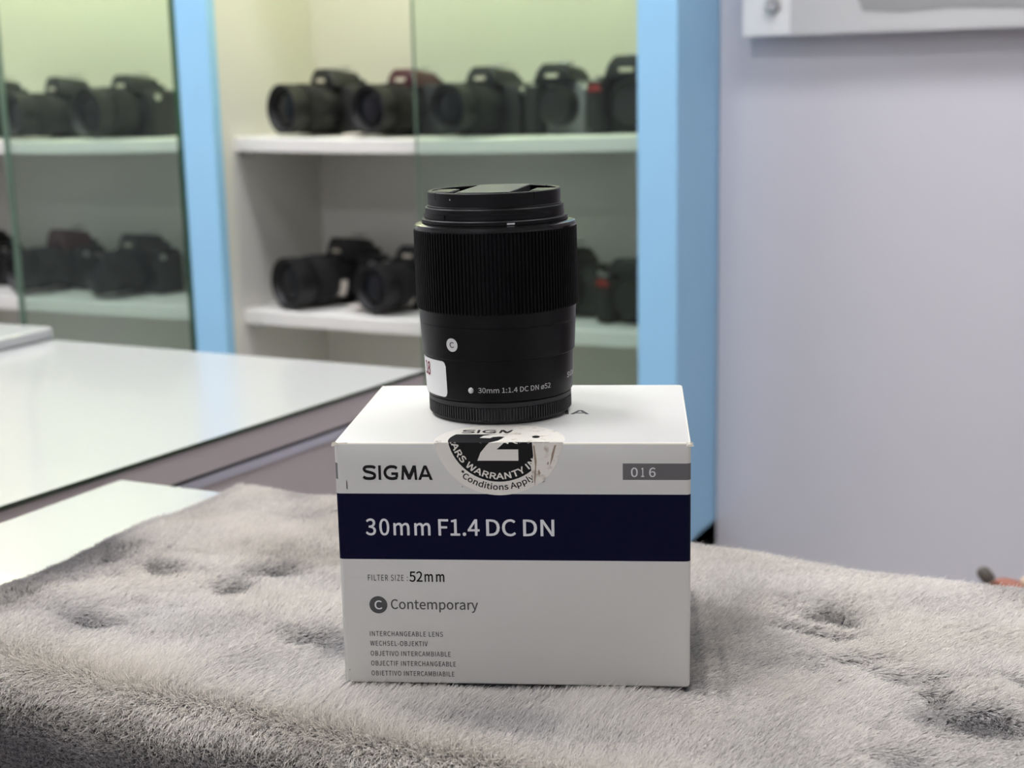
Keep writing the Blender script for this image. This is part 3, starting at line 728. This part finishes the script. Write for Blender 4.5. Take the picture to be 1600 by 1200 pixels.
top_t = [(60.4, 0.4), (62.2, 5.0), (64.0, 11.0), (65.6, 20), (67.5, 27.5), (74, 25.0), (81.4, 18.0), (85.0, 10.1), (85.5, 0.4)]
obj('peeled_patch', fold(poly2(top_t), .17), M['torn'], stk)
bm = disc(1.5, 74.9, 8.3, 12)
for v in bm.verts: v.co.y = 8.3 + (v.co.y - 8.3) * 1.3
obj('peel_hole', fold(bm, .21), M['ink'], stk)
bm = bmesh.new()
for p in ([(74.4, -1), (74.9, -1), (75.6, -7), (75.2, -12), (74.9, -16.4), (74.5, -14), (75.0, -9)], [(82.2, -1), (82.9, -.6), (81.6, -6), (80.4, -9), (81.2, -4)], [(76.4, -10), (77.0, -11.5), (76.4, -12.2), (76.0, -11)], [(79.6, -7.3), (80.1, -7.2), (79.9, -8.3), (79.4, -8.2)], [(77.5, -15.2), (78.6, -14.6), (78.3, -14.3)]): merge(bm, poly2(p))
obj('tear_stain', fold(bm, .20), M['stain'], stk)
bm = bmesh.new()
for k in range(26):
    u = random.choice([random.uniform(38, 44), random.uniform(44, 62), random.uniform(62, 86)])
    crumple(bm, (u, .1, 95.15), (random.uniform(.4, 1.6), .35, random.uniform(.12, .45)), 1)
crumple(bm, (39.2, .6, 95.3), (1.6, .9, .6), 6)
obj('torn_edge', bm, M['card_edge'], stk)

# ------------------------------------------------------------------ the lens
lz = ZC - .12624 + .0001
ln = thing('camera_lens', 'black camera lens with ribbed focus ring standing upright on the white box', 'camera lens', (-.2515, .4982, lz), math.radians(26.8))
ln.rotation_euler.y = math.radians(-.45)
def S(prof): return [(r * mm, z * mm) for r, z in prof]
def ribbed(bm, n, r0, r1, z0, z1, zlead=.5, duty=.55):
    """ring with n straight ribs between z0 and z1"""
    rows = []
    pat = [(0, r0), (.22, r0), (.32, r1), (.32 + duty, r1), (.90, r0)]
    for z, k in ((z0, 0), (z0 + zlead, 1), (z1 - zlead, 1), (z1, 0)):
        row = []
        for i in range(n):
            for f, r in pat:
                a = 2 * PI * (i + f) / n; rr = (r if k else r0) * mm
                row.append(bm.verts.new((rr * math.cos(a), rr * math.sin(a), z * mm)))
        rows.append(row)
    m = len(rows[0])
    for a, b in zip(rows[:-1], rows[1:]):
        for i in range(m): bm.faces.new((a[i], a[(i + 1) % m], b[(i + 1) % m], b[i]))
    bm.faces.new(rows[0][::-1]); bm.faces.new(rows[-1])
# rear cap
bm = bmesh.new(); lathe(bm, S([(0, 0), (26.6, 0), (27.6, .5), (28.0, 1.2), (28.15, 1.6), (28.2, 6.6), (28.7, 6.9), (28.75, 8.6), (28.3, 9.0), (0, 9.0)]), 128)
rc = obj('rear_cap', bm, M['rear_black'], ln, smooth=30)
bm = bmesh.new(); ribbed(bm, 150, 28.0, 28.75, 1.5, 6.9, .4, .5); obj('cap_grip', bm, M['rear_black'], rc)
# barrel
bm = bmesh.new(); lathe(bm, S([(0, 9.0), (28.0, 9.0), (28.0, 9.25), (29.1, 9.3), (29.3, 9.6), (29.9, 25.0), (29.9, 25.4), (0, 25.4)]), 160); br = obj('lower_barrel', bm, M['black'], ln, smooth=30)
bm = bmesh.new(); lathe(bm, S([(0, 25.3), (30.2, 25.3), (30.55, 25.6), (31.1, 37.7), (30.95, 37.9), (30.95, 38.1), (31.15, 38.3), (31.35, 43.4), (0, 43.4)]), 160); ub = obj('upper_barrel', bm, M['black'], ln, smooth=25)
bm = bmesh.new(); ribbed(bm, 133, 31.55, 32.25, 43.3, 74.7, .7, .45); obj('focus_ring', bm, M['black_ring'], ln)
bm = bmesh.new(); lathe(bm, S([(0, 74.5), (32.1, 74.5), (32.15, 75.2), (31.6, 76.2), (30.0, 76.8), (0, 76.8)]), 160); obj('bevel_ring', bm, M['black_shiny'], ln, smooth=30)
bm = bmesh.new(); lathe(bm, S([(0, 76.7), (28.6, 76.7), (28.9, 77.0), (28.9, 78.2), (28.5, 78.6), (27.5, 78.8), (27.4, 82.6), (27.0, 83.0), (0, 83.0)]), 160); fr = obj('front_barrel', bm, M['black_cap'], ln, smooth=30)
bm = bmesh.new()
for a0, a1, z0, z1 in ((D(-128), D(-28), 80.6, 81.2), (D(62), D(150), 80.2, 80.9), (D(180), D(226), 79.0, 80.6)): lathe(bm, S([(27.2, z0), (27.9, z0), (27.9, z1), (27.2, z1)]), 60, a0=a0, a1=a1)
obj('hood_bayonet', bm, M['black_cap'], fr)
# front cap
fc_z = 83.0
bm = bmesh.new()
lathe(bm, S([(0, 82.9), (26.4, 82.9), (26.4, 83.4), (26.1, 83.6), (26.1, 86.2), (0, 86.2)]), 128)
fcap = obj('front_cap', bm, M['black_cap'], ln, smooth=30)
A1 = -90 + 78; hb = 42                      # pinch button direction, half width (degrees)
bm = bmesh.new()
rim = S([(24.3, 86.0), (26.2, 86.0), (26.2, 88.6), (25.9, 88.95), (24.5, 88.95), (24.3, 88.7)])
bm.free()
for q in (0, 180):
    bm = bmesh.new(); lathe(bm, rim, 70, a0=D(A1 + q + hb + .8), a1=D(A1 + q + 180 - hb - .8)); obj('rim', bm, M['black_cap'], fcap, smooth=30)
for s in (0, 180):
    bm = bmesh.new(); lathe(bm, rim, 30, a0=D(A1 + s - hb), a1=D(A1 + s + hb))
    mtx = Matrix.Rotation(D(A1 + s), 4, 'Z')
    box(bm, .0155, .0250, -.0075, .0075, .0861, .0886, .0004, 1, mtx); obj('pinch_button', bm, M['black_cap'], fcap, smooth=30)
bm = bmesh.new(); pts = []
hw = 10.6; R_ = 24.2
for s in (1, -1):
    a_lim = math.acos(hw / R_)
    for k in range(17):
        a = s * PI / 2 + (a_lim - PI / 2 + 2 * (PI / 2 - a_lim) * k / 16) if True else 0
        pts.append((R_ * math.cos(a), R_ * math.sin(a)))
prism(bm, [(x * mm, y * mm, 86.1 * mm) for x, y in pts], (0, 0, 3.1 * mm), .0003, 1, Matrix.Rotation(D(A1), 4, 'Z')); obj('centre_plate', bm, M['plate_black'], fcap)

def wrap(bm, r, a0, e=.06, slope=0.0, zref=0.0):
    """flat (x, z) in mm -> round the barrel; a0 in degrees to the right of the face turned to the viewer"""
    for v in bm.verts:
        rr = r + e + v.co.z + slope * (v.co.y - zref)
        a = math.radians(a0) + v.co.x / r
        v.co = Vector((rr * math.sin(a) * mm, -rr * math.cos(a) * mm, v.co.y * mm))
    return bm
def grid_patch(w, z0, z1, rad, nxx=24):
    bm = bmesh.new(); cols = []
    for i in range(nxx + 1):
        x = w * i / nxx; dd = min(x, w - x); c = rad - math.sqrt(max(rad * rad - (rad - dd) ** 2, 0)) if dd < rad else 0
        cols.append((bm.verts.new((x, z0 + c, 0)), bm.verts.new((x, z1 - c, 0))))
    for a, b in zip(cols[:-1], cols[1:]): bm.faces.new((a[0], b[0], b[1], a[1]))
    return bm
sl = .6 / 15.4
bm = grid_patch(33.0, 10.1, 24.4, 2.0, 60); ps = obj('price_sticker', wrap(bm, 29.4, -44 - math.degrees(33.0 / 29.4), .12, sl, 10.1), M['sticker'], br); ps['label'] = 'white price sticker with red pen figures'
bm = bmesh.new(); merge(bm, text_bm('18', 0, 5.6, 17.6, 5.2, bold=.022)); 
for v in bm.verts: v.co.x += .12 * (v.co.y - 18)
obj('pen_figures', wrap(bm, 29.4, -77, .2, sl, 10.1), M['red_pen'], ps)
obj('barrel_lettering', wrap(text_bm('30mm 1:1.4 DC DN ø52', 0, 29.7, 13.1, 1.95, bold=.008), 29.4, -16.5, .1, sl, 10.1), M['print_grey'], br)
obj('maker_lettering', wrap(logo_bm(0, 10.5, 14.9, 2.2), 29.4, 63.6, .1, sl, 10.1), M['print_grey'], br)
a = D(-22.4); bm = bmesh.new(); bmesh.ops.create_uvsphere(bm, u_segments=16, v_segments=10, radius=.00108, matrix=Matrix.Translation((29.45 * mm * math.sin(a), -29.45 * mm * math.cos(a), 13.9 * mm)) @ Matrix.Diagonal((1, 1, 1.12, 1)))
obj('index_dot', bm, M['print_white'], br, smooth=True)
bg = obj('series_badge', wrap(disc(2.65, 0, 31.5, 32), 30.85, -35.6, .1, .05, 31.5), M['print_white'], ub)
bm = text_bm('C', -1.0, 1.0, 30.5, 2.1, bold=.02)
obj('badge_letter', wrap(bm, 30.85, -35.6, .16, .05, 31.5), M['ink_grey'], bg)
obj('index_mark', wrap(rect2(-1.5, 1.5, 77.2, 77.9), 28.9, 12, .05), M['print_white'], fr)
obj('cap_speck', wrap(poly2([(-.25, 86.6), (.25, 86.2), (.1, 87.0)]), 26.2, -40, .05), M['print_white'], fcap)

# ------------------------------------------------------------------ person beyond the counter, only a hand in view
def skin(name, nodes, edges, m, parent=None, sub=2):
    me = bpy.data.meshes.new(name); me.from_pydata([n[0] for n in nodes], edges, []); me.update()
    o = link(name, me, None, parent)
    md = o.modifiers.new('skin', 'SKIN'); md.use_smooth_shade = True
    for i, n in enumerate(nodes):
        r = n[1] if isinstance(n[1], tuple) else (n[1], n[1])
        me.skin_vertices[0].data[i].radius = r
    me.skin_vertices[0].data[0].use_root = True
    if sub:
        s2 = o.modifiers.new('sub', 'SUBSURF'); s2.levels = sub; s2.render_levels = sub
    dg = bpy.context.evaluated_depsgraph_get(); dg.update()
    me2 = bpy.data.meshes.new_from_object(o.evaluated_get(dg)); o.modifiers.clear(); o.data = me2; bpy.data.meshes.remove(me)
    me2.name = name; me2.materials.clear(); me2.materials.append(m)
    me2.polygons.foreach_set('use_smooth', [True] * len(me2.polygons))
    return o
px, py = .34, 1.40
per = thing('person', 'person in grey top beyond the counter with fingers reaching in at right edge', 'person', (px, py, 0))
hips = (px, py, .92)
nod = [((0, 0, .90), (.15, .10)), ((0, 0, 1.10), (.13, .095)), ((0, 0, 1.30), (.16, .105)), ((0, 0, 1.43), (.09, .075)), ((0, 0, 1.49), .046), ((0, -.012, 1.595), (.082, .098)), ((0, -.008, 1.69), (.084, .098)),
       ((-.18, 0, 1.39), .055), ((-.215, .01, 1.12), .042), ((-.24, -.06, .90), .034), ((-.315, -.13, .76), .026), ((-.375, -.148, .710), (.030, .015)), ((-.425, -.150, .698), (.034, .012)),
       ((.18, 0, 1.39), .055), ((.22, .01, 1.12), .042), ((.22, -.02, .90), .033), ((.22, -.05, .82), .028),
       ((-.09, 0, .82), .085), ((-.10, -.01, .48), .058), ((-.10, .01, .10), .040), ((-.10, -.10, .035), .035), ((.09, 0, .82), .085), ((.10, -.01, .48), .058), ((.10, .01, .10), .040), ((.10, -.10, .035), .035)]
edg = [(0, 1), (1, 2), (2, 3), (3, 4), (4, 5), (5, 6), (2, 7), (7, 8), (8, 9), (9, 10), (10, 11), (11, 12), (2, 13), (13, 14), (14, 15), (15, 16), (0, 17), (17, 18), (18, 19), (19, 20), (0, 21), (21, 22), (22, 23), (23, 24)]
skin('body', nod, edg, M['skin'], per)
# fingers rooted in the palm (local coordinates)
fg = [[(-.418, -.160, .701), (-.445, -.163, .7085), (-.470, -.161, .7145), (-.487, -.158, .7165)],
      [(-.424, -.147, .702), (-.456, -.144, .706), (-.474, -.141, .696), (-.480, -.139, .683)],
      [(-.420, -.135, .699), (-.450, -.128, .700), (-.466, -.124, .688), (-.468, -.123, .676)],
      [(-.412, -.122, .696), (-.436, -.114, .694), (-.448, -.110, .684), (-.450, -.109, .674)],
      [(-.385, -.165, .712), (-.410, -.182, .716), (-.435, -.182, .722), (-.455, -.176, .727)]]
for k, ch in enumerate(fg):
    r0 = (.0115, .0112, .0102, .0080) if k != 3 else (.0080, .0074, .0068, .0056)
    f = skin('thumb' if k == 4 else 'finger', [(p, r) for p, r in zip(ch, r0)], [(0, 1), (1, 2), (2, 3)], M['skin'], per, 2)
    tip = Vector(ch[3]); dr = (tip - Vector(ch[2])).normalized()
    bm = bmesh.new(); bmesh.ops.create_uvsphere(bm, u_segments=14, v_segments=8, radius=1, matrix=Matrix.Translation(tip + dr * .0015 + Vector((0, -.0042, .0022))) @ Matrix.Diagonal((.0045, .0028, .0040, 1)))
    obj('fingernail', bm, M['nail'], f, smooth=True)
bm = bmesh.new()
lathe(bm, [(.185, .80), (.185, .95), (.165, 1.10), (.19, 1.28), (.20, 1.36), (.17, 1.43), (.10, 1.475), (.066, 1.49)], 32, Matrix.Diagonal((1, .74, 1, 1)), cap0=False, cap1=False)
obj('shirt', bm, M['sleeve'], per, smooth=True)
for s in (-1, 1):
    nn = [((s * .10, 0, 1.405), .085), ((s * .185, 0, 1.375), .086), ((s * .200, .005, 1.27), .070), ((s * .216, .01, 1.14), .060)]
    skin('sleeve', nn, [(0, 1), (1, 2), (2, 3)], M['sleeve'], per, 1)
    skin('trouser_leg', [((s * .085, 0, .88), .105), ((s * .10, -.01, .50), .075), ((s * .10, .01, .11), .062)], [(0, 1), (1, 2)], M['trouser'], per, 1)
    bm = bmesh.new(); bmesh.ops.create_uvsphere(bm, u_segments=12, v_segments=8, radius=1, matrix=Matrix.Translation((s * .03, -.0945, 1.635)) @ Matrix.Diagonal((.010, .006, .006, 1))); obj('eye', bm, M['hair'], per, smooth=True)
    bm = bmesh.new(); bmesh.ops.create_uvsphere(bm, u_segments=12, v_segments=8, radius=1, matrix=Matrix.Translation((s * .078, 0, 1.62)) @ Matrix.Diagonal((.012, .02, .03, 1))); obj('ear', bm, M['skin'], per, smooth=True)
bm = bmesh.new(); bmesh.ops.create_uvsphere(bm, u_segments=24, v_segments=16, radius=1, matrix=Matrix.Translation((0, .012, 1.69)) @ Matrix.Diagonal((.085, .10, .085, 1))); obj('hair', bm, M['hair'], per, smooth=True)
bm = bmesh.new(); bmesh.ops.create_uvsphere(bm, u_segments=12, v_segments=8, radius=1, matrix=Matrix.Translation((0, -.10, 1.61)) @ Matrix.Diagonal((.012, .02, .02, 1))); obj('nose', bm, M['skin'], per, smooth=True)
bm = bmesh.new(); bmesh.ops.create_uvsphere(bm, u_segments=12, v_segments=8, radius=1, matrix=Matrix.Translation((0, -.092, 1.572)) @ Matrix.Diagonal((.022, .008, .007, 1))); obj('mouth', bm, M['cam_wine'], per, smooth=True)
for k, (dy, ln_) in enumerate(((-.032, .070), (-.010, .080), (.010, .074), (.028, .058))):
    x0 = .222; y0 = -.055 + dy
    skin('finger', [((x0, y0, .825), .0095), ((x0 - .006, y0 - .004, .825 - ln_ * .5), .0088), ((x0 - .018, y0 - .004, .825 - ln_ * .82), .008), ((x0 - .028, y0 - .002, .825 - ln_), .0066)], [(0, 1), (1, 2), (2, 3)], M['skin'], per, 1)
skin('thumb', [((.218, -.085, .845), .011), ((.206, -.108, .822), .010), ((.196, -.116, .795), .0085), ((.190, -.116, .775), .007)], [(0, 1), (1, 2), (2, 3)], M['skin'], per, 1)
# the small dark piece pinched between finger and thumb
bm = bmesh.new(); lathe(bm, [(0, 0), (.005, 0), (.006, .003), (.006, .011), (.004, .014), (0, .015)], 20, Matrix.Translation((px - .486, py - .169, .722)) @ Matrix.Rotation(-.7, 4, 'Y'))
tag(obj('knob', bm, M['knob'], None, smooth=40), 'small dark grey knob held at the fingertips, right picture edge', 'knob')

# ------------------------------------------------------------------ camera, world, view
cam = bpy.data.cameras.new('photo_camera'); co = bpy.data.objects.new('photo_camera', cam); COL.objects.link(co)
Rm = Matrix(((0.89825786, -0.07053744, 0.43377101), (0.43895518, 0.19171314, -0.87781799), (-0.02124056, 0.97891294, 0.20317061)))
co.matrix_world = Matrix.Translation((0, 0, ZC)) @ Rm.to_4x4()
cam.sensor_width = 36; cam.sensor_fit = 'HORIZONTAL'; cam.lens = 49.5; cam.clip_start = .02; cam.clip_end = 20
cam.dof.use_dof = True; cam.dof.focus_distance = .535; cam.dof.aperture_fstop = 13.0
SC.camera = co
w = bpy.data.worlds.new('room_air'); SC.world = w; w.use_nodes = True
w.node_tree.nodes['Background'].inputs['Color'].default_value = (.9, .95, 1, 1); w.node_tree.nodes['Background'].inputs['Strength'].default_value = .2
SC.view_settings.view_transform = 'Standard'; SC.view_settings.look = 'None'; SC.view_settings.gamma = 1.0; SC.view_settings.use_curve_mapping = False
SC.view_settings.exposure = 1.5
SC.cycles.use_denoising = True
SC.cycles.max_bounces = 7; SC.cycles.diffuse_bounces = 4; SC.cycles.transparent_max_bounces = 14; SC.cycles.use_adaptive_sampling = True; SC.cycles.adaptive_threshold = 0.015
